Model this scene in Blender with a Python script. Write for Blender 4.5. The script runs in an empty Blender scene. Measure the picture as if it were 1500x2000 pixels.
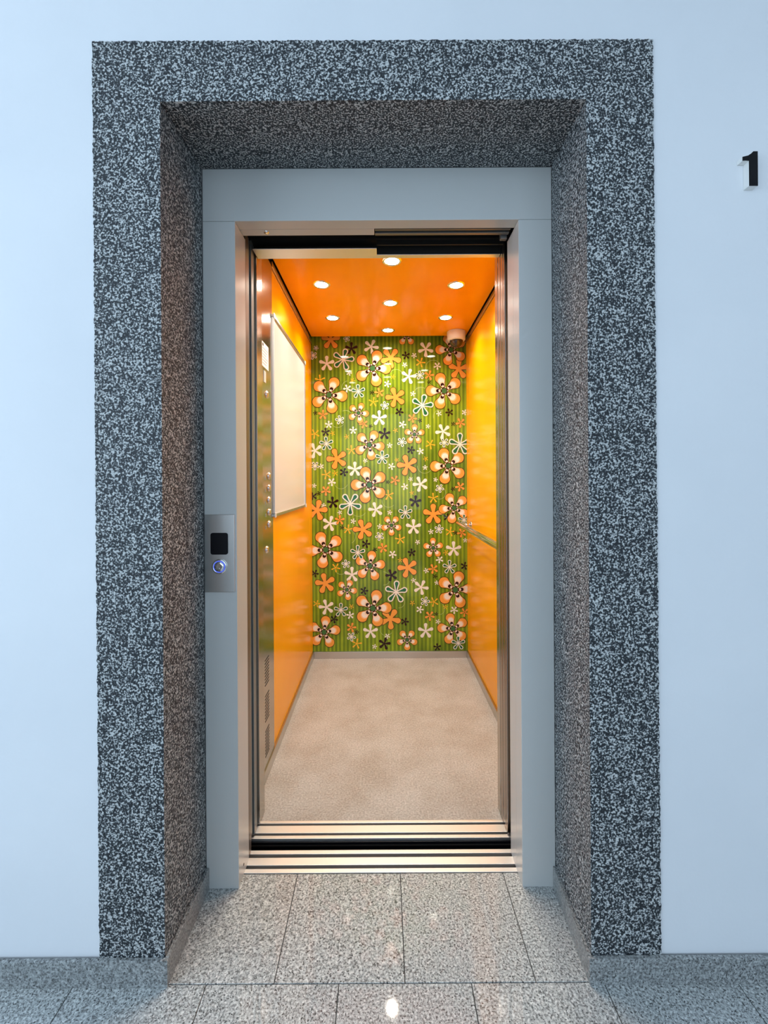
import bpy, bmesh, math, random
from mathutils import Vector, Matrix
random.seed(7)
PI = math.pi
scn = bpy.context.scene
C = scn.collection

# ------------------------------------------------------------------ camera
F = 831.0; VX, VY = 748.0, 940.0; CAMZ = 1.29; ROLL = 0.006
cam_d = bpy.data.cameras.new('camera'); cam = bpy.data.objects.new('camera', cam_d); C.objects.link(cam)
cam.location = (0, 0, CAMZ); cam.rotation_euler = (PI/2, ROLL, 0)
cam_d.sensor_fit = 'VERTICAL'; cam_d.sensor_height = 36.0; cam_d.sensor_width = 27.0
cam_d.lens = 36.0*F/2000.0; cam_d.shift_y = (VY-1000)/2000.0; cam_d.shift_x = (750-VX)/2000.0
cam_d.clip_start = 0.02
scn.camera = cam
# ------------------------------------------------------------------ world + daylight + exposure
w = bpy.data.worlds.new('world'); scn.world = w; w.use_nodes = True
w.node_tree.nodes['Background'].inputs[0].default_value = (0.62, 0.80, 1.0, 1)
w.node_tree.nodes['Background'].inputs[1].default_value = 1.0
vs = scn.view_settings
vs.view_transform = 'Standard'; vs.look = 'None'; vs.gamma = 1.0; vs.use_curve_mapping = False; vs.exposure = 0.0

def area(name, loc, rot, sx, sy, power, col):
    d = bpy.data.lights.new(name, 'AREA'); d.shape = 'RECTANGLE'; d.size = sx; d.size_y = sy
    d.energy = power; d.color = col
    o = bpy.data.objects.new(name, d); C.objects.link(o); o.location = loc; o.rotation_euler = rot
    return o
DAY = (0.62, 0.81, 1.0)
area('window_daylight_left', (-3.12, -0.9, 1.75), (0, -PI/2, 0), 2.3, 3.4, 72, DAY)      # emits +X
area('window_daylight_back', (0.2, -3.92, 1.75), (PI/2, 0, 0), 4.2, 2.3, 54, DAY)         # emits +Y
LAMP_W = 2.6

# ------------------------------------------------------------------ helpers
def W(px, py, Y):
    x0 = px - ROLL*(py-VY); y0 = py + ROLL*(px-VX)
    return (x0-VX)*Y/F, CAMZ-(y0-VY)*Y/F

def bx(bm, x0, x1, y0, y1, z0, z1, mi=0, bev=0.0):
    vs_ = [bm.verts.new(p) for p in ((x0,y0,z0),(x1,y0,z0),(x1,y1,z0),(x0,y1,z0),(x0,y0,z1),(x1,y0,z1),(x1,y1,z1),(x0,y1,z1))]
    fs = []
    for q in ((0,3,2,1),(4,5,6,7),(0,1,5,4),(1,2,6,5),(2,3,7,6),(3,0,4,7)):
        f = bm.faces.new([vs_[i] for i in q]); f.material_index = mi; fs.append(f)
    if bev > 0:
        es = list({e for f in fs for e in f.edges})
        bmesh.ops.bevel(bm, geom=es, offset=bev, segments=2, affect='EDGES', profile=0.5)
def tube(bm, p0, p1, r, n=20, mi=0, caps=True, r1=None):
    p0 = Vector(p0); p1 = Vector(p1); d = (p1-p0).normalized(); r1 = r if r1 is None else r1
    a = d.orthogonal().normalized(); b = d.cross(a)
    A = [bm.verts.new(p0+r*(math.cos(t)*a+math.sin(t)*b)) for t in [2*PI*k/n for k in range(n)]]
    B = [bm.verts.new(p1+r1*(math.cos(t)*a+math.sin(t)*b)) for t in [2*PI*k/n for k in range(n)]]
    for k in range(n):
        f = bm.faces.new((A[k], A[(k+1)%n], B[(k+1)%n], B[k])); f.material_index = mi; f.smooth = True
    if caps:
        bm.faces.new(A[::-1]).material_index = mi; bm.faces.new(B).material_index = mi
def lathe(bm, prof, axis_o, axis, n=28, mi=0):
    o = Vector(axis_o); d = Vector(axis).normalized(); a = d.orthogonal().normalized(); b = d.cross(a)
    rings = []
    for r, h in prof:
        if r < 1e-6: rings.append([bm.verts.new(o+d*h)])
        else: rings.append([bm.verts.new(o+d*h+r*(math.cos(2*PI*k/n)*a+math.sin(2*PI*k/n)*b)) for k in range(n)])
    for R0, R1 in zip(rings, rings[1:]):
        for k in range(n):
            q = [R0[k%len(R0)], R0[(k+1)%n % len(R0)], R1[(k+1)%n % len(R1)], R1[k%len(R1)]]
            q = list(dict.fromkeys(q))
            if len(q) >= 3:
                f = bm.faces.new(q); f.smooth = True; f.material_index = mi
def obj(name, bm, mats, parent=None, recalc=True):
    me = bpy.data.meshes.new(name)
    if recalc: bmesh.ops.recalc_face_normals(bm, faces=bm.faces)
    bm.to_mesh(me); bm.free()
    for m in (mats if isinstance(mats, (list, tuple)) else [mats]): me.materials.append(m)
    o = bpy.data.objects.new(name, me); C.objects.link(o)
    if parent: o.parent = parent
    return o
def box(name, x0, x1, y0, y1, z0, z1, m, parent=None, bev=0.0):
    bm = bmesh.new(); bx(bm, x0, x1, y0, y1, z0, z1, 0, bev); return obj(name, bm, m, parent)
def tag(o, label, cat=None, group=None, kind=None):
    o['label'] = label
    if cat: o['category'] = cat
    if group: o['group'] = group
    if kind: o['kind'] = kind
    return o
def struct(o, label=None):
    o['kind'] = 'structure'
    if label: o['label'] = label
    return o
def thing(name, label, cat, group=None, kind=None, loc=(0,0,0)):
    o = bpy.data.objects.new(name, None); C.objects.link(o); o.empty_display_size = 0.05; o.location = loc
    tag(o, label, cat, group, kind); return o
def put(o, parent):               # parent an object built in world coordinates under an Empty that is not at the origin
    o.parent = parent; o.location = o.location - parent.location; return o

# ------------------------------------------------------------------ materials
def lin(r, g, b):
    f = lambda c: c/12.92 if c <= 0.04045 else ((c+0.055)/1.055)**2.4
    return (f(r/255), f(g/255), f(b/255), 1)
def mat(name, col, rough=0.5, metal=0.0, spec=0.5, coat=0.0):
    m = bpy.data.materials.new(name); m.use_nodes = True
    p = m.node_tree.nodes['Principled BSDF']
    p.inputs['Base Color'].default_value = col; p.inputs['Roughness'].default_value = rough
    p.inputs['Metallic'].default_value = metal; p.inputs['Specular IOR Level'].default_value = spec
    p.inputs['Coat Weight'].default_value = coat; p.inputs['Coat Roughness'].default_value = 0.04
    return m
class N:
    def __init__(s, m): s.m = m; s.t = m.node_tree; s.p = s.t.nodes['Principled BSDF']
    def n(s, kind, **kw):
        x = s.t.nodes.new(kind)
        for k, v in kw.items(): setattr(x, k, v)
        return x
    def l(s, a, b): s.t.links.new(a, b)
    def pos(s): return s.n('ShaderNodeNewGeometry').outputs['Position']
    def noise(s, scale, detail=2, rough=0.5, vec=None):
        x = s.n('ShaderNodeTexNoise'); x.inputs['Scale'].default_value = scale
        x.inputs['Detail'].default_value = detail; x.inputs['Roughness'].default_value = rough
        s.l(vec if vec is not None else s.pos(), x.inputs['Vector']); return x.outputs['Fac']
    def ramp(s, fac, stops, interp='LINEAR'):
        r = s.n('ShaderNodeValToRGB'); r.color_ramp.interpolation = interp
        e = r.color_ramp.elements
        while len(e) < len(stops): e.new(0.5)
        for i, (p, c) in enumerate(stops): e[i].position = p; e[i].color = c
        s.l(fac, r.inputs['Fac']); return r.outputs['Color']
    def mix(s, fac, a, b, mode='MIX'):
        x = s.n('ShaderNodeMix', data_type='RGBA', blend_type=mode)
        for i, v in ((0, fac), (6, a), (7, b)):
            if isinstance(v, (float, int)): x.inputs[i].default_value = v
            elif isinstance(v, tuple): x.inputs[i].default_value = v
            else: s.l(v, x.inputs[i])
        return x.outputs[2]
    def bump(s, h, strength, dist):
        b = s.n('ShaderNodeBump'); b.inputs['Strength'].default_value = strength; b.inputs['Distance'].default_value = dist
        s.l(h, b.inputs['Height']); s.l(b.outputs['Normal'], s.p.inputs['Normal'])
    def color(s, c): s.l(c, s.p.inputs['Base Color'])
    def rough(s, fac, a, b):
        r = s.n('ShaderNodeMapRange'); s.l(fac, r.inputs[0]); r.inputs[3].default_value = a; r.inputs[4].default_value = b
        s.l(r.outputs[0], s.p.inputs['Roughness'])

def m_wall():
    m = mat('white_wall_paint', (0.80, 0.81, 0.83, 1), 0.75); n = N(m)
    n.color(n.ramp(n.noise(2.2, 4), [(0.3, (0.78, 0.79, 0.81, 1)), (0.7, (0.84, 0.845, 0.86, 1))]))
    n.bump(n.noise(120, 4), 0.12, 0.002); return m
def m_plaster():
    m = mat('mosaic_plaster', (0.2, 0.2, 0.2, 1), 0.6); n = N(m)
    g = n.noise(215, 1.5, 0.5); g2 = n.noise(470, 1)
    a = n.n('ShaderNodeMath', operation='MULTIPLY_ADD'); n.l(g2, a.inputs[0]); a.inputs[1].default_value = 0.35
    n.l(g, a.inputs[2]); s = n.n('ShaderNodeMath', operation='SUBTRACT'); n.l(a.outputs[0], s.inputs[0]); s.inputs[1].default_value = 0.175
    h = s.outputs[0]
    n.color(n.ramp(h, [(0.40, (0.008, 0.011, 0.015, 1)), (0.49, (0.03, 0.037, 0.044, 1)), (0.54, (0.18, 0.195, 0.20, 1)), (0.64, (0.60, 0.61, 0.60, 1))]))
    n.bump(h, 0.5, 0.003); return m
def m_granite(name, rough, tint=1.0):
    m = mat(name, (0.4, 0.4, 0.4, 1), rough); n = N(m)
    oi = n.n('ShaderNodeObjectInfo'); v = n.n('ShaderNodeVectorMath', operation='ADD'); n.l(n.pos(), v.inputs[0])
    k = n.n('ShaderNodeMath', operation='MULTIPLY'); n.l(oi.outputs['Random'], k.inputs[0]); k.inputs[1].default_value = 7.0
    n.l(k.outputs[0], v.inputs[1]); V = v.outputs[0]
    g = n.noise(175, 3, 0.6, V); b = n.noise(250, 1, 0.5, V)
    t = tint
    c = n.ramp(g, [(0.33, (0.13*t, 0.13*t, 0.125*t, 1)), (0.45, (0.33*t, 0.34*t, 0.335*t, 1)), (0.55, (0.46*t, 0.475*t, 0.465*t, 1)), (0.68, (0.68*t, 0.69*t, 0.67*t, 1))])
    d = n.ramp(b, [(0.33, (0, 0, 0, 1)), (0.40, (1, 1, 1, 1))])
    n.color(n.mix(d, (0.06*t, 0.06*t, 0.06*t, 1), c)); return m
def m_powder():
    m = mat('grey_powder_coat', (0.55, 0.55, 0.53, 1), 0.28, 0.0, 0.5); n = N(m)
    n.bump(n.noise(330, 2), 0.10, 0.001); return m
def m_floor_vinyl():
    m = mat('beige_speckled_vinyl', (0.5, 0.4, 0.3, 1), 0.5, 0, 0.35); n = N(m)
    c = n.ramp(n.noise(140, 3), [(0.3, (0.31, 0.30, 0.28, 1)), (0.6, (0.47, 0.46, 0.44, 1)), (0.75, (0.57, 0.56, 0.54, 1))])
    d = n.ramp(n.noise(4.5, 5, 0.6), [(0.35, (0.84, 0.80, 0.76, 1)), (0.62, (1, 1, 1, 1))])
    n.color(n.mix(1.0, c, d, 'MULTIPLY')); return m
def m_orange(name, col):
    m = mat(name, col, 0.19, 0, 0.13); n = N(m)
    a = col; b = (col[0]*0.93, col[1]*0.86, col[2], 1)
    n.color(n.ramp(n.noise(1.6, 3), [(0.35, b), (0.6, a)])); return m
def m_stripes():
    m = mat('green_striped_print', (0.1, 0.2, 0.02, 1), 0.035, 0, 0.24); n = N(m)
    sx = n.n('ShaderNodeSeparateXYZ'); n.l(n.pos(), sx.inputs[0])
    k = n.n('ShaderNodeMath', operation='MULTIPLY'); n.l(sx.outputs[0], k.inputs[0]); k.inputs[1].default_value = 2*PI/0.0285
    s = n.n('ShaderNodeMath', operation='SINE'); n.l(k.outputs[0], s.inputs[0])
    h = n.n('ShaderNodeMath', operation='MULTIPLY_ADD'); n.l(s.outputs[0], h.inputs[0]); h.inputs[1].default_value = 0.5; h.inputs[2].default_value = 0.5
    s2 = n.n('ShaderNodeMath', operation='MULTIPLY_ADD'); n.l(s.outputs[0], s2.inputs[0]); s2.inputs[1].default_value = 0.33
    wob = n.n('ShaderNodeMapping'); wob.inputs['Scale'].default_value = (26, 1, 2.0); n.l(n.pos(), wob.inputs['Vector'])
    n.l(n.noise(1.0, 3, 0.6, wob.outputs[0]), s2.inputs[2]); h = s2
    c = n.ramp(h.outputs[0], [(0.15, (0.13, 0.225, 0.018, 1)), (0.55, (0.20, 0.315, 0.02, 1)), (0.9, (0.33, 0.47, 0.03, 1))])
    patch = n.ramp(n.noise(3.4, 3), [(0.42, (0.62, 0.66, 0.72, 1)), (0.62, (1, 1, 1, 1))])
    n.color(n.mix(1.0, c, patch, 'MULTIPLY')); return m
def m_brushed(name, col, rough, sc=(6, 6, 400), metal=1.0):
    m = mat(name, col, rough, metal); n = N(m)
    mp = n.n('ShaderNodeMapping'); mp.inputs['Scale'].default_value = sc; n.l(n.pos(), mp.inputs['Vector'])
    f = n.noise(1.0, 2, 0.5, mp.outputs[0]); n.rough(f, rough*0.8, rough*1.3); n.bump(f, 0.012, 0.001); return m
def emit(name, col, s):
    m = mat(name, col, 0.4); p = m.node_tree.nodes['Principled BSDF']
    p.inputs['Emission Color'].default_value = col; p.inputs['Emission Strength'].default_value = s; return m

M = dict(
    wall=m_wall(), plaster=m_plaster(), granite=m_granite('polished_granite', 0.035, 1.1), skirt=m_granite('granite_skirting', 0.28, 0.75),
    grout=mat('dark_grout', (0.06, 0.06, 0.06, 1), 0.9), powder=m_powder(), vinyl=m_floor_vinyl(),
    orange=m_orange('orange_laminate', (0.98, 0.435, 0.0, 1)), orange_c=m_orange('orange_ceiling_laminate', (0.97, 0.39, 0.0, 1)),
    green=m_stripes(), steel=mat('satin_steel', (0.60, 0.58, 0.55, 1), 0.30, 1.0), brown=mat('brown_grey_steel', (0.20, 0.17, 0.15, 1), 0.38, 0.7),
    alu=m_brushed('aluminium_sill', (0.80, 0.80, 0.80, 1), 0.42, (3, 500, 500)),
    mirror=m_brushed('polished_steel', (0.46, 0.43, 0.38, 1), 0.17, (150, 150, 2)),
    chrome=mat('chrome', (0.8, 0.8, 0.8, 1), 0.13, 1.0), dark=mat('dark_metal_and_shade', (0.018, 0.017, 0.016, 1), 0.5),  # dark also carries the shade painted into the car header
    track=mat('track_steel', (0.20, 0.19, 0.18, 1), 0.4, 0.6), black=mat('black_gloss', (0.004, 0.004, 0.006, 1), 0.3, 0, 0.2),
    rubber=mat('black_rubber', (0.012, 0.012, 0.012, 1), 0.7), shaft=mat('shaft_concrete', (0.03, 0.03, 0.03, 1), 0.9),
    strip=mat('darkened_steel', (0.33, 0.29, 0.26, 1), 0.25, 1.0), greydoor=mat('grey_door_edge', (0.20, 0.22, 0.22, 1), 0.35, 0.4),
    white=mat('white_plastic', (0.8, 0.79, 0.76, 1), 0.4), paper=mat('white_paper', (0.85, 0.84, 0.82, 1), 0.8),
    board=mat('whiteboard_surface', (0.68, 0.67, 0.66, 1), 0.22), blue=emit('blue_light_ring', (0.10, 0.16, 0.9, 1), 0.55),
    lens=emit('lamp_lens', (1.0, 0.90, 0.76, 1), 55.0), ink=mat('grey_ink', (0.25, 0.25, 0.26, 1), 0.8),
    smoke=mat('smoked_dome', (0.03, 0.025, 0.02, 1), 0.05, 0, 0.8), hallwhite=mat('white_ceiling_paint', (0.8, 0.8, 0.8, 1), 0.8),
    frame=mat('dark_window_frame', (0.05, 0.05, 0.055, 1), 0.4),
)

# ================================================================== THE SETTING
YW = 1.10; YS = 1.35           # hall wall plane, steel door frame plane
HX0, HX1, HY0, HZ = -3.2, 3.4, -4.0, 3.1
# plaster / opening geometry
OL, OR, OT = -0.740, 0.704, 2.428
IL, IR, IT = -0.569, 0.5295, 2.272
IRb, ITb = 0.541, 2.285

# hall wall with the opening
bm = bmesh.new()
bx(bm, HX0, IL-0.004, YW, YS+0.04, 0, HZ); bx(bm, IRb+0.004, HX1, YW, YS+0.04, 0, HZ); bx(bm, IL-0.004, IRb+0.004, YW, YS+0.04, ITb+0.004, HZ)
struct(obj('wall_front', bm, M['wall']), 'pale painted hall wall around the elevator opening')
# other hall walls (behind and beside the camera)
bm = bmesh.new(); y0, y1, z0, z1 = -2.65, 0.85, 0.55, 2.95
bx(bm, HX0-0.1, HX0, HY0, y0, 0, HZ); bx(bm, HX0-0.1, HX0, y1, YW, 0, HZ); bx(bm, HX0-0.1, HX0, y0, y1, 0, z0); bx(bm, HX0-0.1, HX0, y0, y1, z1, HZ)
struct(obj('wall_left', bm, M['wall']))
bm = bmesh.new(); x0, x1 = -2.0, 2.4
bx(bm, HX0, x0, HY0-0.1, HY0, 0, HZ); bx(bm, x1, HX1, HY0-0.1, HY0, 0, HZ); bx(bm, x0, x1, HY0-0.1, HY0, 0, z0); bx(bm, x0, x1, HY0-0.1, HY0, z1, HZ)
struct(obj('wall_back', bm, M['wall']))
struct(box('wall_right', HX1, HX1+0.1, HY0, YW, 0, HZ, M['wall']))
struct(box('ceiling', HX0, HX1, HY0, YW, HZ, HZ+0.1, M['hallwhite']))
def window(name, horiz, a0, a1, c):
    bm = bmesh.new(); k = 4
    for i in range(k+1):
        a = a0+(a1-a0)*i/k
        if horiz: bx(bm, a-0.03, a+0.03, c-0.06, c-0.01, z0, z1)
        else: bx(bm, c-0.06, c-0.01, a-0.03, a+0.03, z0, z1)
    for z in (z0+0.03, z1-0.03):
        if horiz: bx(bm, a0, a1, c-0.06, c-0.01, z-0.03, z+0.03)
        else: bx(bm, c-0.06, c-0.01, a0, a1, z-0.03, z+0.03)
    struct(obj(name, bm, M['frame']))
window('window_1', False, y0, y1, HX0); window('window_2', True, x0, x1, HY0)

# floor: slab with grout, tiles near the camera as pieces
floor = box('floor', HX0, HX1, HY0, 1.40, -0.10, -0.0035, M['grout']); struct(floor, 'grey granite tile floor of the hall')
T = 0.3405; G = 0.0012
def tile(xa, xb, ya, yb):
    bm = bmesh.new(); bx(bm, xa+G, xb-G, ya+G, yb-G, -0.0034, 0.0, 0)
    bmesh.ops.bevel(bm, geom=[e for e in bm.edges if all(v.co.z > -0.001 for v in e.verts)], offset=0.0006, segments=1, affect='EDGES')
    o = obj('floor_tile', bm, M['granite'], floor); return o
YJ = 1.0935
xs = [IL] + [x for x in (-0.288, 0.049, 0.386)] + [IRb]
for a, b in zip(xs, xs[1:]): tile(a, b, YJ, 1.4005)
for r in range(0, 6):
    off = -0.121 if r % 2 == 0 else 0.049
    for k in range(-6, 6):
        tile(off+k*T, off+(k+1)*T, YJ-(r+1)*T, YJ-r*T)
# rest of the hall floor beyond the tiled pieces
xe0 = -0.121-6*T; xe1 = 0.049+6*T; ye = YJ-6*T
bm = bmesh.new()
bx(bm, HX0, HX1, HY0, ye, -0.0034, 0); bx(bm, HX0, xe0, ye, YW, -0.0034, 0); bx(bm, xe1, HX1, ye, YW, -0.0034, 0)
o = obj('floor_tile_field', bm, M['granite'], floor); o['kind'] = 'stuff'

# mosaic plaster surround (front face with ragged rim, reveals, soffit)
def ragged(p, q, amp, step=0.005):
    p = Vector(p); q = Vector(q); L = (q-p).length; n = max(2, int(L/step)); d = (q-p)/n; nrm = Vector((-d.y, d.x)).normalized()
    return [p+d*i+nrm*random.uniform(-amp, amp)*(0 if i == 0 else 1) for i in range(n)]
bm = bmesh.new()
YP = YW-0.004
outer = ragged((OL+0.002, 0.066), (OL-0.003, OT), 0.0016)+ragged((OL-0.003, OT), (OR-0.002, OT-0.003), 0.0016)+ragged((OR-0.002, OT-0.003), (OR+0.006, 0.066), 0.0016)+[Vector((OR+0.006, 0.066))]
def inner(p, i):     # nearest point of the inner rim for each outer point
    return Vector((min(max(p.x, IL), IR), min(p.y, IT)))
ov = [bm.verts.new((p.x, YP, p.y)) for p in outer]
bv = [bm.verts.new((p.x, YW, p.y)) for p in outer]
cache = {}
def iv(p):
    if p.y >= IT and p.x <= IL: q = (IL, IT)
    elif p.y >= IT and p.x >= IR: q = (IR, IT)
    elif p.x <= IL: q = (IL, p.y)
    elif p.x >= IR: q = (IR, p.y)
    else: q = (p.x, IT)
    k = (round(q[0], 5), round(q[1], 5))
    if k not in cache: cache[k] = (bm.verts.new((q[0], YP, q[1])), q)
    return cache[k]
for i in range(len(outer)-1):
    a, b = ov[i], ov[i+1]; (c, qc), (d, qd) = iv(outer[i]), iv(outer[i+1])
    vsq = [a, b, d, c] if c is not d else [a, b, c]
    try: bm.faces.new(vsq)
    except ValueError: pass
    bm.faces.new((bv[i], bv[i+1], b, a))
# reveals: left, right (slightly splayed), top
def quad(*pts): bm.faces.new([bm.verts.new(p) for p in pts])
quad((IL, YP, 0), (IL, YS, 0), (IL-0.001, YS, ITb), (IL, YP, IT))
quad((IR, YP, 0), (IR, YP, IT), (IRb, YS, ITb), (IRb, YS, 0))
quad((IL, YP, IT), (IL-0.001, YS, ITb), (IRb, YS, ITb), (IR, YP, IT))
quad((IL-0.05, YP, 0.0), (IL, YP, 0.0), (IL, YP, 0.067), (IL-0.05, YP, 0.067))
struct(obj('trim_1', bm, M['plaster'], recalc=True), 'black and white speckled mosaic plaster surround of the opening')

# granite skirting
SH = 0.068
bm = bmesh.new(); bx(bm, HX0, IL+0.011, YW-0.014, YW-0.0045, 0, SH, 0, 0.0012); bx(bm, IL+0.0005, IL+0.011, YW-0.0045, YS-0.001, 0, SH, 0, 0.0012)
struct(obj('baseboard_left', bm, M['skirt']), 'grey granite skirting left of the opening')
bm = bmesh.new(); bx(bm, IR-0.009, HX1, YW-0.014, YW-0.0045, 0, SH-0.001, 0, 0.0012)
v = [bm.verts.new(p) for p in ((IR-0.009, YW-0.0045, 0), (IR-0.0005, YW-0.0045, 0), (IRb-0.0005, YS-0.001, 0), (IRb-0.009, YS-0.001, 0))]
u = [bm.verts.new((a.co.x, a.co.y, SH-0.001)) for a in v]
bm.faces.new(v[::-1]); bm.faces.new(u)
for k in range(4): bm.faces.new((v[k], v[(k+1)%4], u[(k+1)%4], u[k]))
struct(obj('baseboard_right', bm, M['skirt']), 'grey granite skirting right of the opening')

# shaft (dark) behind the landing wall
bm = bmesh.new()
bx(bm, -1.40, -1.30, 1.39, 3.6, -1, 3.2); bx(bm, 1.30, 1.40, 1.39, 3.6, -1, 3.2); bx(bm, -1.4, 1.4, 3.5, 3.6, -1, 3.2)
bx(bm, -1.4, 1.4, 1.39, 3.6, 3.1, 3.2); bx(bm, -1.4, 1.4, 1.39, 3.6, -1.1, -1.0); bx(bm, -1.4, 1.4, 1.39, 1.40, -1.0, -0.10)
struct(obj('wall_shaft', bm, M['shaft']))

# ================================================================== landing door frame
FL, FR, FT = -0.465, 0.435, 2.1185
fr = thing('elevator_door_frame', 'grey metal elevator door frame set in the speckled recess', 'door frame', loc=(FL-0.05, YS, 0))
def fpart(name, *a, m='powder', bev=0.0012): return put(box(name, *a, M[m], None, bev), fr)
fpart('jamb', IL+0.0015, FL, YS, 1.452, 0, FT-0.0008)
fpart('jamb', FR, IRb-0.001, YS, 1.4085, 0, FT-0.0008)
fpart('closing_post', FR+0.0005, IRb-0.001, 1.4095, 1.4755, 0.0005, FT-0.0008)
fpart('head_panel', IL+0.0015, IRb-0.001, YS, 1.396, FT, ITb-0.001)
fpart('head_lip', FL-0.01, -0.024, 1.3970, 1.433, FT+0.0006, FT+0.06)
fpart('head_cover', FL-0.1, FR+0.09, 1.3965, 1.403, FT+0.03, 2.6, m='dark', bev=0)
for ya, yb, dz in ((1.4100, 1.4185, 0.006), (1.4290, 1.4420, 0.004)):
    fpart('door_track', -0.022, FR-0.006, ya, yb, FT+dz, FT+dz+0.012, m='track', bev=0.001)
fpart('track_back', -0.022, FR+0.004, 1.4030, 1.475, FT+0.024, FT+0.034, m='dark', bev=0)
bm = bmesh.new(); bx(bm, FR-0.03, FR-0.008, 1.446, 1.462, FT-0.006, FT+0.02, 0, 0.002); put(obj('door_stop', bm, M['track']), fr)
bm = bmesh.new(); lathe(bm, [(0.0, -0.002), (0.007, -0.002), (0.009, 0.0), (0.009, 0.003)], (-0.3825, 1.413, FT-0.0005), (0, 0, 1), 20)
k = put(obj('emergency_lock', bm, M['chrome']), fr); k['label'] = 'small round chrome lock'
for x, z in ((FL-0.0004, 0.045),):
    bm = bmesh.new(); lathe(bm, [(0, -0.001), (0.004, -0.0005), (0.004, 0.001)], (FL+0.0002, 1.398, 0.034), (-1, 0, 0), 12); put(obj('screw', bm, M['dark']), fr)

# retracted sliding door panels (only their leading edges show)
for nm, lab, x1, ya, yb, m, H in (
    ('landing_door_panel', 'brown-grey steel edge of the retracted landing door, nearest the left jamb', -0.4665, 1.4555, 1.4865, 'brown', 2.16),
    ('car_door_panel', 'dark grey edge of the retracted car door beside the buttons panel', -0.4745, 1.5455, 1.575, 'greydoor', 2.17)):
    t = thing(nm, lab, 'door', loc=(x1-0.2, (ya+yb)/2, 0))
    put(box('panel', x1-0.43, x1-0.006, ya, yb, 0.006, H, M[m], None, 0.001), t)
    put(box('edge_strip', x1-0.0055, x1, ya+0.002, yb-0.002, 0.006, H, M[m], None, 0.0015), t)
    if nm == 'car_door_panel':
        put(box('light_curtain', x1-0.03, x1-0.004, 1.506, 1.5355, 0.02, H, M['greydoor'], None, 0.003), t)
        put(box('rubber_seal', x1-0.03, x1-0.008, 1.5365, 1.5445, 0.02, H, M['rubber'], None, 0.001), t)
        put(box('slow_panel', x1-0.43, x1-0.003, 1.5815, 1.594, 0.006, H, M['greydoor'], None, 0.001), t)
    else:
        put(box('guide_shoe', x1-0.06, x1-0.01, 1.4605, 1.4695, -0.006, 0.006, M['rubber'], None), t)

# sills
def sill(name, label, x0, x1, ridges, ya, yb):
    t = thing(name, label, 'sill', loc=((x0+x1)/2, ya, -0.03))
    put(box('base', x0, x1, ya, yb, -0.042, -0.020, M['dark'], None), t)
    for a, b in ridges: put(box('ridge', x0, x1, a, b, -0.0198, 0.002, M['alu'], None, 0.0006), t)
    return t
sill('landing_sill', 'grooved aluminium sill at the edge of the granite floor', FL-0.06, FR+0.03, [(1.4015, 1.4165), (1.4295, 1.4585), (1.4725, 1.4875)], 1.4012, 1.488)
cs = sill('car_sill', 'grooved aluminium sill at the edge of the beige car floor', -0.523, 0.52, [(1.536, 1.5495), (1.5605, 1.594), (1.605, 1.6165)], 1.536, 1.6165)
put(box('apron', -0.52, 0.515, 1.530, 1.5355, -0.7, -0.006, M['black'], None, 0.001), cs)
for z in (-0.018, -0.034): put(box('apron_rib', -0.48, 0.47, 1.5275, 1.5298, z-0.002, z+0.002, M['dark'], None), cs)

# ================================================================== elevator car shell
CL, CR, YB, YF = -0.524, 0.617, 3.11, 1.617
CZ = 2.325
struct(box('floor_car', CL-0.02, CR+0.02, YF, YB+0.02, -0.06, 0.0, M['vinyl']), 'worn beige speckled floor of the elevator car')
def sidewall(name, x, s, ya, label):
    t = box(name, min(x, x+s*0.03), max(x, x+s*0.03), 1.60, YB+0.03, -0.05, 2.46, M['dark']); struct(t, label)
    e = x-s*0.004
    for a, b in ((ya, 2.9985), (3.0035, YB-0.0005)):
        box('wall_panel', min(x-s*0.0002, e), max(x-s*0.0002, e), a, b, 0.052, 2.294, M['orange'], t, 0.0008)
    e2 = x-s*0.012
    box('top_profile', min(x-s*0.0002, e2), max(x-s*0.0002, e2), ya, YB-0.001, 2.297, 2.322, M['steel'], t, 0.001)
    e3 = x-s*0.014
    bm = bmesh.new(); bx(bm, min(x-s*0.0002, e3), max(x-s*0.0002, e3), 1.68, YB-0.0006, 0.0005, 0.05, 0, 0.001)
    b = obj('baseboard', bm, M['steel'], t)
    return t
wl = sidewall('wall_car_left', CL, -1, 1.9905, 'glossy orange left side of the elevator car')
wr = sidewall('wall_car_right', CR, 1, 1.69, 'glossy orange right side of the elevator car')
wb = box('wall_car_back', CL-0.03, CR+0.03, YB, YB+0.03, -0.05, 2.46, M['green'])
struct(wb, 'green striped back panel printed with retro flowers')
box('baseboard', CL+0.0145, CR-0.0145, YB-0.012, YB-0.0002, 0.0005, 0.05, M['steel'], wb, 0.001)
cc = box('ceiling_car', CL+0.019, CR-0.019, 1.66, 3.035, CZ, CZ+0.012, M['orange_c'], None, 0.0015); struct(cc, 'glossy orange ceiling panel with downlights')
box('ceiling_roof', CL-0.03, CR+0.03, 1.545, YB+0.03, 2.465, 2.49, M['dark'])
struct(bpy.data.objects['ceiling_roof'])
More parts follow.
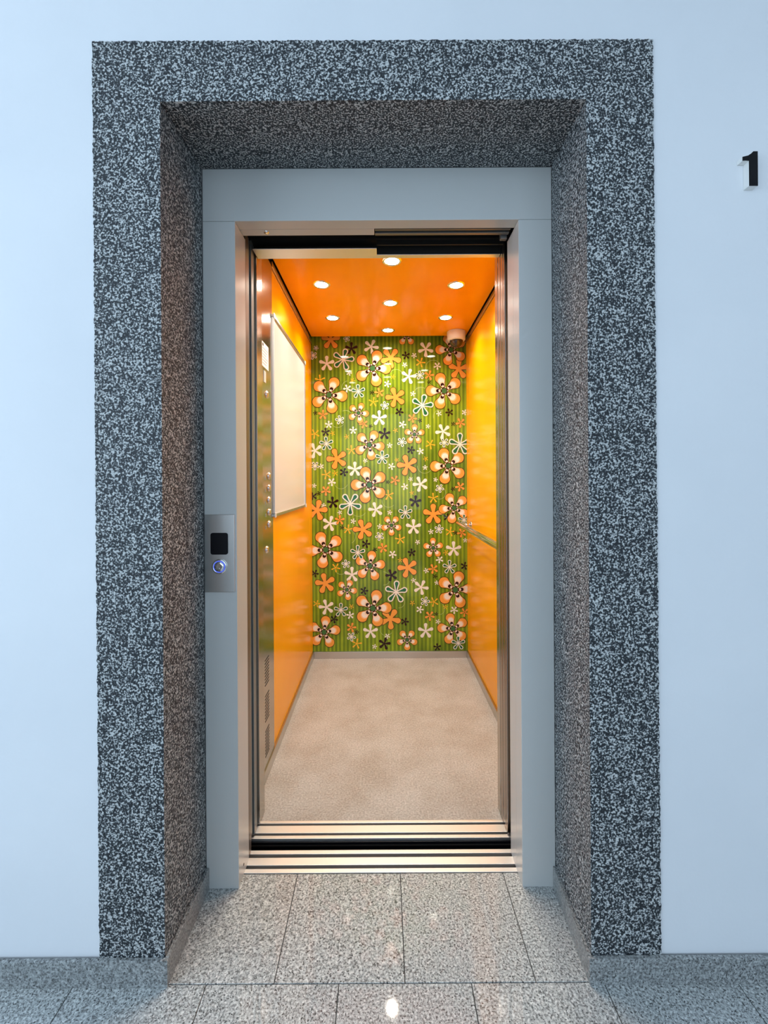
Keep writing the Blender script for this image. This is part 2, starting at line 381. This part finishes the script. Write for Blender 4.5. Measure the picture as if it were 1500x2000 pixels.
# front returns and header of the car
cf = thing('car_entrance_frame', 'polished steel posts and header around the car entrance', 'door frame', loc=(CR, 1.6, 0))
put(box('post', CL+0.0005, -0.4700, 1.5975, 1.665, 0.003, 2.16, M['mirror'], None, 0.0015), cf)
put(box('post', 0.4445, CR-0.0005, 1.6365, 1.675, 0.0025, 2.16, M['mirror'], None, 0.0015), cf)
for ya, yb in ((1.5450, 1.5630), (1.5655, 1.5970), (1.5995, 1.6345)):
    put(box('closing_strip', 0.4450, 0.53, ya, yb, 0.0025, 2.16, M['strip'], None, 0.003), cf)
put(box('header', CL+0.0005, CR-0.0005, 1.6155, 1.655, 2.1605, 2.46, M['steel'], None), cf)
put(box('header_soffit', CL+0.055, -0.018, 1.5450, 1.5850, 2.135, 2.1385, M['alu'], None, 0.001), cf)
put(box('header_soffit', CL+0.055, 0.444, 1.5915, 1.6150, 2.1365, 2.1395, M['alu'], None, 0.001), cf)
put(box('header_soffit', CL+0.055, -0.018, 1.5855, 1.5912, 2.1358, 2.1390, M['alu'], None), cf)
put(box('header_front', -0.95, CR, 1.5450, 1.5920, 2.171, 2.46, M['dark'], None), cf)  # unlit shade of the header face put into its near-black colour
put(box('header_shade_filler', CL+0.055, 0.50, 1.5925, 1.6145, 2.1397, 2.46, M['dark'], None), cf)  # dark box added to stand in for the shade above the soffit strips
put(box('door_rail', -0.017, 0.50, 1.556, 1.562, 2.155, 2.170, M['dark'], None), cf)

# ------------------------------------------------------------------ printed flowers
def pm(n, c, r=0.035): return mat('print_'+n, c, r, 0, 0.24)
P = dict(outline=pm('brown_outline', (0.06, 0.018, 0.008, 1)), orange=pm('orange', (0.78, 0.34, 0.06, 1)), peach=pm('peach', (0.88, 0.50, 0.24, 1)),
         cream=pm('cream', (0.80, 0.64, 0.47, 1)), white=pm('white', (0.80, 0.77, 0.71, 1)), brown=pm('dark_brown', (0.025, 0.008, 0.008, 1)),
         dgreen=pm('bottle_green', (0.02, 0.13, 0.055, 1)), yellow=pm('yellow', (0.86, 0.46, 0.04, 1)), mgreen=pm('centre_green', (0.05, 0.16, 0.05, 1)))
def petal(ang, L, cr, bw, base=0.03, grow=0.0, n=12):
    """teardrop: round tip of radius cr ending at L, narrow base; returns outline in xz"""
    d = L-cr; R = cr+grow; pts = [(-(bw+grow), base)]
    mid = base+(d-base)*0.55; pts.append((-(bw+(cr-bw)*0.50+grow), mid))
    for k in range(n+1):
        t = PI*1.06*(k/n)-PI*0.03
        pts.append((-R*math.cos(t), d+R*math.sin(t)))
    pts.append((bw+(cr-bw)*0.50+grow, mid)); pts.append((bw+grow, base))
    s, c = math.sin(ang), math.cos(ang)
    return [(x*c+y*s, -x*s+y*c) for x, y in pts]
def circ(x, y, r, n=12): return [(x+r*math.cos(2*PI*k/n), y+r*math.sin(2*PI*k/n)) for k in range(n)]
ST = 0.00007
def make(name, layers):
    """layers: list of (level, material key, list of polygons)"""
    bm = bmesh.new(); keys = []
    for lev, key, polys in layers:
        if key not in keys: keys.append(key)
        for i, p in enumerate(polys):
            f = bm.faces.new([bm.verts.new((x, -(lev+0.16*i)*ST, z)) for x, z in p]); f.material_index = keys.index(key)
            f.normal_update()
            if f.normal.y > 0: f.normal_flip()
    me = bpy.data.meshes.new(name); bm.to_mesh(me); bm.free()
    for k in keys: me.materials.append(P[k])
    return me
A5 = [2*PI*k/5 for k in range(5)]
def polar(a, r): return (math.sin(a)*r, math.cos(a)*r)
KIND = {
 'A': make('flower_big', [(1, 'outline', [petal(a, 0.965, 0.28, 0.035, 0.1, 0.03) for a in A5]),
      (2, 'orange', [petal(a, 0.965, 0.28, 0.03, 0.1) for a in A5]),
      (3, 'peach', [petal(a, 0.755, 0.20, 0.03, 0.12) for a in A5]),
      (4, 'white', [petal(a, 0.69, 0.165, 0.025, 0.12) for a in A5]),
      (5, 'cream', [petal(a, 0.50, 0.135, 0.02, 0.12) for a in A5]),
      (6, 'brown', [circ(*polar(a, 0.335), 0.098) for a in A5]),
      (7, 'white', [circ(*polar(a, 0.262), 0.045, 8) for a in A5]),
      (8, 'outline', [circ(0, 0, 0.205, 14)]), (9, 'mgreen', [circ(0, 0, 0.14, 12)]), (10, 'white', [circ(*polar(a+0.6, 0.185), 0.03, 6) for a in A5])]),
 'B': make('flower_orange', [(1, 'outline', [petal(a, 0.955, 0.25, 0.10, 0.0, 0.045) for a in A5]), (2, 'orange', [petal(a, 0.955, 0.25, 0.09, 0.0) for a in A5])]),
 'b': make('flower_orange_small', [(1, 'outline', [petal(a, 0.95, 0.22, 0.07, 0.0, 0.04) for a in A5]), (2, 'orange', [petal(a, 0.95, 0.22, 0.06, 0.0) for a in A5]), (3, 'outline', [circ(0, 0, 0.10, 8)])]),
 'C': make('flower_white', [(1, 'white', [petal(a, 1.0, 0.22, 0.06, 0.0) for a in A5])]),
 'D': make('flower_green_outlined', [(1, 'white', [petal(a, 1.0, 0.25, 0.085, 0.0) for a in A5]), (2, 'dgreen', [petal(a, 0.90, 0.155, 0.015, 0.13) for a in A5])]),
 'E': make('flower_outline', [(1, 'white', [petal(a, 1.0, 0.29, 0.09, 0.0) for a in A5]), (2, 'dgreen', [petal(a, 0.83, 0.14, 0.02, 0.24) for a in A5])]),
 'F': make('flower_dark', [(1, 'brown', [petal(a, 1.0, 0.23, 0.07, 0.0) for a in A5])]),
 'G': make('flower_yellow', [(1, 'yellow', [petal(a, 1.0, 0.14, 0.045, 0.0) for a in A5])]),
}
TIER = {'G': 0.0003, 'F': 0.0005, 'C': 0.0007, 'E': 0.0009, 'b': 0.0012, 'B': 0.0014, 'A': 0.0017, 'D': 0.0026}
S4 = 310*4.4118
fl = []
def add(kind, dy, s):
    for it in s.split(';'):
        it = it.strip()
        if not it: continue
        q = [float(v) for v in it.split(',')]
        fl.append((kind, q[0], q[1]+dy, q[2], q[3] if len(q) > 3 else random.uniform(-36, 36)))
add('A', 0, '232,580,165,23;607,350,165,20;1225,545,165,-17;580,1010,136,26;1260,1190,163,-20;580,1355,165,-17;1285,190,142,-18;900,68,92,0;485,735,95,23;968,920,92,2')
add('B', 0, '247,105,88,0;765,262,95,34;805,600,92,-18;1350,355,96,2;300,1130,95,-18;908,1185,95,-16')
add('b', 0, '665,560,46;1095,410,46;180,750,46;530,830,42;950,780,43;1365,820,46;800,1315,45;1360,1370,45;205,1405,46')
add('C', 0, '595,165,66,25;213,310,68,0;1065,185,68,36;918,420,68,15;665,780,68,0;1215,895,68,-25;110,1060,68,-20;455,1220,66,0;1020,1348,68,-20')
add('C', 0, '390,525,36;735,485,31;1165,330,33;885,320,23;230,835,33;440,885,33;865,835,33;1180,740,24;755,1015,24;1020,1065,31;770,1195,31;165,1195,24;255,1330,36;885,1370,31;935,1305,20;1150,1310,20;1060,1205,22;545,1145,20;955,570,24;965,240,24;1400,730,26;1085,850,20;405,390,25;105,1362,20')
add('D', 0, '355,275,97,15;1035,670,98,14;1360,1005,100,0')
add('D', 0, '485,550,62,-5;210,1000,62,-5;690,1120,62,0')
add('E', 0, '325,795,40;1015,410,40;713,672,38;860,985,42;1225,990,42;1185,1385,38;112,1190,38;95,240,36;385,95,30;120,175,22')
add('F', 0, '425,180,56;895,240,36;838,725,37;1270,730,35;203,900,38;710,915,53;938,1055,36;360,1245,38;602,560,20;115,735,20;1095,470,18;1015,800,20;590,850,18;1303,830,20;738,1330,18;1300,1390,20')
add('G', 0, '155,450,46;1020,300,43;615,640,43;110,915,43;425,1055,43;1105,1005,43;210,1265,43;262,910,22;385,940,22;785,425,22;435,455,22;805,885,22;1065,1130,22;815,1140,20;285,1255,25')
add('A', S4, '205,545,167,-22;1310,185,138,-24;585,685,136,10;610,1050,167,16;1320,890,167,15;190,1255,145,8;1300,1225,140,-14;770,335,92,36;1130,530,91,-2;385,890,93,26;905,1320,94,36')
add('B', S4, '130,205,95,14;525,370,93,-17;1130,240,95,0;910,700,92,-18;200,835,93,-12;760,1140,96,32')
add('b', S4, '325,290,46;1375,400,43;695,530,46;1130,710,46;1100,1115,46;425,1215,45;1400,1085,42')
add('C', S4, '635,200,66,-15;240,320,68,15;960,350,68,0;1305,540,68,0;430,760,68,0;1025,870,66,25;210,1040,68,-15;590,1250,66,0;1065,1245,68,0')
add('C', S4, '780,585,34;1185,630,33;415,1110,34;1310,1065,34;1015,1060,33;440,300,24;670,345,24;325,225,20;755,225,22;995,480,22;1070,725,24;960,810,22;735,1290,24;1110,390,24;1170,1165,22;625,1380,22;1405,465,20;185,165,22;1160,830,20')
add('D', S4, '415,150,100,36;810,910,100,4;480,570,66,0;890,225,62,0;1270,695,62,0;335,1065,62,0;1345,1350,62,0;1395,290,52,0')
add('E', S4, '668,430,39;1180,368,40;378,668,38;1060,990,42;425,1295,40')
add('F', S4, '265,140,53;975,130,54;550,495,38;945,570,36;770,765,54;535,900,36;275,1145,36;885,1165,36;710,1355,54;110,750,34;1400,685,36;1250,265,34;1165,1385,34;142,60,20;345,355,20;628,545,20;1318,400,20;1147,775,20;470,1255,20;1155,1100,18;95,85,36')
add('G', S4, '745,75,46;1130,100,45;395,370,43;845,455,45;1275,390,43;290,700,40;1135,995,43;470,1355,46;125,1010,32;945,55,20;845,635,22;950,1005,22;425,1035,22;1235,1040,22;1240,570,24')
XL, XR, ZB, ZT = CL+0.0045, CR-0.0045, 0.0505, 2.40
for kind, zx, zy, r, ang in fl:
    X, Z = W(590+zx/4.4118, 640+zy/4.4118, YB); R = r/4.4118*YB/F; a = math.radians(ang)
    me = KIND[kind]
    y = YB-TIER[kind]
    if X-R < XL or X+R > XR or Z-R < ZB:
        bm = bmesh.new(); bm.from_mesh(me); bmesh.ops.triangulate(bm, faces=bm.faces[:])
        bm.transform(Matrix.Translation((X, y, Z)) @ Matrix.Rotation(a, 4, 'Y') @ Matrix.Diagonal((R, 1, R, 1)))
        for co, no in (((XL,0,0), (-1,0,0)), ((XR,0,0), (1,0,0)), ((0,0,ZB), (0,0,-1))):
            bmesh.ops.bisect_plane(bm, geom=bm.verts[:]+bm.edges[:]+bm.faces[:], plane_co=co, plane_no=no, clear_outer=True)
        if not bm.faces: bm.free(); continue
        m2 = bpy.data.meshes.new(me.name+'_cut'); bm.to_mesh(m2); bm.free()
        for mm in me.materials: m2.materials.append(mm)
        o = bpy.data.objects.new('printed_flower', m2)
    else:
        o = bpy.data.objects.new('printed_flower', me)
        o.location = (X, y, Z); o.rotation_euler = (0, a, 0); o.scale = (R, 1, R)
    C.objects.link(o); o.parent = wb
# thin pale swirl lines of the print
M['swirl'] = pm('pale_line', (0.40, 0.52, 0.20, 1))
def swirl(zx, zy, r, a0, a1):
    X, Z = W(590+zx/4.4118, 640+zy/4.4118, YB); R = r/4.4118*YB/F; bm = bmesh.new(); n = 22; prev = None
    for k in range(n+1):
        a = math.radians(a0+(a1-a0)*k/n); rr = R*(0.78+0.22*k/n); hw = 0.0012
        p = [bm.verts.new((X+math.cos(a)*(rr+s*hw), YB-0.0002, Z+math.sin(a)*(rr+s*hw))) for s in (-1, 1)]
        if prev: bm.faces.new((prev[0], prev[1], p[1], p[0]))
        prev = p
    obj('swirl_line', bm, M['swirl'], wb)
for a in ((1135,345,75,20,200), (815,420,65,-40,150), (1030,575,75,60,230), (300,800,65,180,330), (380,770,60,-20,120), (1190,760,60,60,200), (400,510,65,100,260),
          (1050,1190,70,180,330), (330,1330,65,180,340), (480,S4+190,75,180,330), (400,S4+440,70,-60,120), (740,S4+120,65,180,320), (1180,S4+60,60,-120,40),
          (700,S4+800,65,-90,90), (830,S4+1000,60,-90,60), (330,S4+700,60,150,300), (1180,S4+1060,55,-100,70), (720,S4+1230,60,160,330)): swirl(*a)

# ================================================================== downlights
n_l = 0
LIGHTS = [(0.048, 2.000, 'centre downlight of the car ceiling, nearest the door header'), (-0.317, 2.235, 'left downlight nearer the door of the two visible left ones in the ceiling'), (0.394, 2.250, 'right downlight nearer the door of the two visible right ones in the ceiling'),
          (0.049, 2.471, 'downlight in the middle of the orange car ceiling'), (-0.313, 2.690, 'rear left downlight in the orange car ceiling'), (0.403, 2.695, 'rear right downlight, next to the dome camera'),
          (0.041, 2.915, 'centre downlight nearest the flowered back panel'),
          (-0.315, 1.775, 'downlight just inside the entrance above the control panel'), (0.40, 1.775, 'downlight just inside the entrance on the handrail side')]
for x, y, lab in LIGHTS:
    t = thing('ceiling_downlight', 'round bright '+lab, 'light', 'downlights in the car ceiling', loc=(x, y, CZ))
    bm = bmesh.new(); lathe(bm, [(0.034, 0.0), (0.036, -0.004), (0.043, -0.0035), (0.046, -0.0003)], (0, 0, 0), (0, 0, 1), 32); obj('rim', bm, M['chrome'], t)
    bm = bmesh.new(); lathe(bm, [(0.0, -0.0025), (0.020, -0.0022), (0.0338, -0.001)], (0, 0, 0), (0, 0, 1), 28); obj('lens', bm, M['lens'], t)
    d = bpy.data.lights.new('downlight_lamp', 'AREA'); d.shape = 'DISK'; d.size = 0.06; d.energy = LAMP_W; d.color = (1.0, 0.92, 0.80); d.spread = math.radians(130)
    lo = bpy.data.objects.new('downlight_lamp', d); C.objects.link(lo); lo.parent = t; lo.location = (0, 0, -0.006)

# ------------------------------------------------------------------ control panel (on the left side of the car)
XP = -0.5145
cp = thing('control_panel', 'tall polished steel panel with round buttons beside the car entrance', 'control panel', loc=(CL, 1.84, 0.05))
put(box('plate', CL+0.0002, XP, 1.6665, 1.9895, 0.0505, 2.30, M['mirror'], None, 0.001), cp)
def button(y, z, r=0.0135, name='button'):
    bm = bmesh.new(); lathe(bm, [(r*1.25, 0.0), (r*1.25, 0.003), (r*1.02, 0.0045)], (XP, y, z), (1, 0, 0), 24); a = put(obj(name, bm, M['chrome']), cp)
    bm = bmesh.new(); lathe(bm, [(r, 0.0035), (r*0.95, 0.0075), (r*0.5, 0.0085), (0, 0.0085)], (XP, y, z), (1, 0, 0), 24); c = obj('cap', bm, M['chrome'], a)
for k in range(5):
    z = 1.317-0.0540*k; button(1.918, z)
    bm = bmesh.new(); bx(bm, XP, XP+0.0015, 1.860, 1.872, z-0.018, z-0.004, 0, 0.0004); put(obj('braille_plate', bm, M['steel']), cp)
button(1.878, 0.992); button(1.890, 1.678)
put(box('display', XP, XP+0.002, 1.845, 1.875, 1.725, 1.775, M['board'], None, 0.0005), cp)
for g0 in (0.405, 0.250, 0.098):
    for k in range(9):
        z = g0+0.0135*k
        put(box('vent_slit', XP, XP+0.0006, 1.838, 1.900, z, z+0.0048, M['rubber'], None), cp)
# notice sheet
nt = thing('notice_sheet', 'small white printed notice stuck high on the steel control panel', 'notice', loc=(XP, 1.865, 1.79))
put(box('sheet', XP+0.0003, XP+0.0008, 1.812, 1.922, 1.790, 1.896, M['paper'], None), nt)
for k in range(6): put(box('text_line', XP+0.0008, XP+0.0010, 1.825, 1.910-0.012*(k%3), 1.868-0.013*k, 1.871-0.013*k, M['ink'], None), nt)
put(box('logo', XP+0.0008, XP+0.0010, 1.825, 1.842, 1.878, 1.890, M['black'], None), nt)

# ------------------------------------------------------------------ whiteboard on the left car wall
bd = thing('whiteboard', 'white board in a thin aluminium frame on the orange wall', 'board', loc=(CL+0.004, 2.4, 1.12))
b0, b1, zb0, zb1 = 1.993, 2.800, 1.126, 2.078; x0b = CL+0.0042
put(box('surface', x0b, x0b+0.007, b0+0.01, b1-0.01, zb0+0.01, zb1-0.01, M['board'], None), bd)
for nm, a in (('frame_rail', (b0, b1, zb0, zb0+0.014)), ('frame_rail', (b0, b1, zb1-0.014, zb1)), ('frame_stile', (b0, b0+0.006, zb0+0.0145, zb1-0.0145)), ('frame_stile', (b1-0.012, b1, zb0+0.0145, zb1-0.0145))):
    put(box(nm, x0b, x0b+0.014, a[0], a[1], a[2], a[3], M['board' if a[1] < b0+0.01 else 'steel'], None, 0.002), bd)
for y in (b0+0.008, b1-0.008):
    for z in (zb0+0.008, zb1-0.008):
        bm = bmesh.new(); bx(bm, x0b+0.012, x0b+0.0165, y-0.012, y+0.012, z-0.012, z+0.012, 0, 0.002); put(obj('corner_cap', bm, M['board']), bd)

# ------------------------------------------------------------------ handrail on the right car wall
hr = thing('handrail', 'round polished metal handrail on the orange car wall', 'handrail', loc=(CR, 2.4, 0.98))
XR_, ZR_ = 0.537, 0.985
bm = bmesh.new(); lathe(bm, [(0, 0), (0.013, 0.0), (0.018, 0.004), (0.0195, 0.012), (0.0195, 1.298), (0.018, 1.306), (0.013, 1.31), (0, 1.31)], (XR_, 1.74, ZR_), (0, 1, 0), 28); put(obj('rail', bm, M['chrome']), hr)
for y in (1.84, 2.955):
    bm = bmesh.new(); tube(bm, (XR_+0.018, y, ZR_), (CR-0.0052, y, ZR_), 0.009, 16); b = put(obj('bracket', bm, M['chrome']), hr)
    bm = bmesh.new(); lathe(bm, [(0, 0), (0.024, 0), (0.024, -0.004), (0.022, -0.006), (0, -0.006)], (CR-0.0042, y, ZR_), (1, 0, 0), 24)
    r = obj('rosette', bm, M['chrome']); r.parent = b; r.location = (0, 0, 0)

# ------------------------------------------------------------------ dome camera
dc = thing('dome_camera', 'white dome security camera in the corner of the orange ceiling', 'camera', loc=(0.515, 2.955, CZ))
bm = bmesh.new(); lathe(bm, [(0.0, -0.0003), (0.063, -0.0003), (0.064, -0.004), (0.062, -0.056), (0.058, -0.062), (0.046, -0.064), (0.0, -0.064)], (0, 0, 0), (0, 0, 1), 36); obj('housing', bm, M['white'], dc)
bm = bmesh.new(); lathe(bm, [(0.047*math.cos(t), -0.0642-0.045*math.sin(t)) for t in [PI/2*k/8 for k in range(8)]]+[(0, -0.1092)], (0, 0, 0), (0, 0, 1), 32); obj('dome', bm, M['smoke'], dc)

# ------------------------------------------------------------------ call panel on the left jamb
cx0, cz1 = W(400, 1005, YS); cx1, cz0 = W(459.5, 1156, YS)
ca = thing('call_panel', 'brushed steel call panel with black display and blue-lit button on the grey jamb', 'call panel', loc=((cx0+cx1)/2, YS, cz0))
put(box('plate', cx0, cx1, YS-0.004, YS-0.0002, cz0, cz1, M['steel'], None, 0.0012), ca)
def rrect(x0, x1, z0, z1, r, n=6):
    pts = []
    for cx, cz, a in ((x1-r, z1-r, 0), (x0+r, z1-r, 90), (x0+r, z0+r, 180), (x1-r, z0+r, 270)):
        for k in range(n+1):
            t = math.radians(a+90*k/n); pts.append((cx+r*math.cos(t), cz+r*math.sin(t)))
    return pts
def prism(bm, pts, y0, y1, mi=0):
    A = [bm.verts.new((x, y0, z)) for x, z in pts]; B = [bm.verts.new((x, y1, z)) for x, z in pts]
    bm.faces.new(A).material_index = mi; bm.faces.new(B[::-1]).material_index = mi
    for k in range(len(pts)): bm.faces.new((A[k], A[(k+1)%len(pts)], B[(k+1)%len(pts)], B[k])).material_index = mi
dx0, dz1 = W(412.5, 1040.5, YS); dx1, dz0 = W(446.5, 1082.5, YS)
bm = bmesh.new(); prism(bm, rrect(dx0, dx1, dz0, dz1, 0.007), YS-0.0065, YS-0.0041); put(obj('display', bm, M['black']), ca)
ux, uz = W(430, 1106, YS)
bm = bmesh.new(); lathe(bm, [(0.0235, 0), (0.0235, 0.003), (0.0205, 0.0045), (0.0190, 0.004)], (ux, YS-0.004, uz), (0, -1, 0), 32); bt = put(obj('button', bm, M['chrome']), ca)
bm = bmesh.new(); lathe(bm, [(0.0189, 0.003), (0.0189, 0.0042), (0.0162, 0.0042), (0.0162, 0.003)], (ux, YS-0.004, uz), (0, -1, 0), 32); o = obj('light_ring', bm, M['blue'], bt)
bm = bmesh.new(); lathe(bm, [(0.0160, 0.0025), (0.0155, 0.0052), (0.008, 0.0046), (0, 0.0044)], (ux, YS-0.004, uz), (0, -1, 0), 32); o = obj('cap', bm, M['chrome'], bt)
bm = bmesh.new(); lathe(bm, [(0.0022, 0.0045), (0.0022, 0.0062), (0, 0.0066)], (ux, YS-0.004, uz-0.006), (0, -1, 0), 10); o = obj('tactile_dot', bm, M['steel'], bt)

# ------------------------------------------------------------------ floor number on the wall
yf = YW-0.018
pts = [(1385,550),(1335,550),(1312,574),(1275,598),(1215,612),(1215,655),(1250,653),(1288,655),(1291,938),(1388,938)]
poly = [W(1240+x/5.77, 200+y/5.77, yf) for x, y in pts]
fn = thing('floor_number', 'raised digit 1 with black face and white sides on the wall', 'number', loc=(poly[9][0], YW, poly[9][1]))
bm = bmesh.new(); prism(bm, poly, yf+0.0012, YW-0.0003); put(obj('body', bm, M['white']), fn)
bm = bmesh.new(); prism(bm, poly, yf, yf+0.0011); put(obj('face', bm, M['black']), fn)
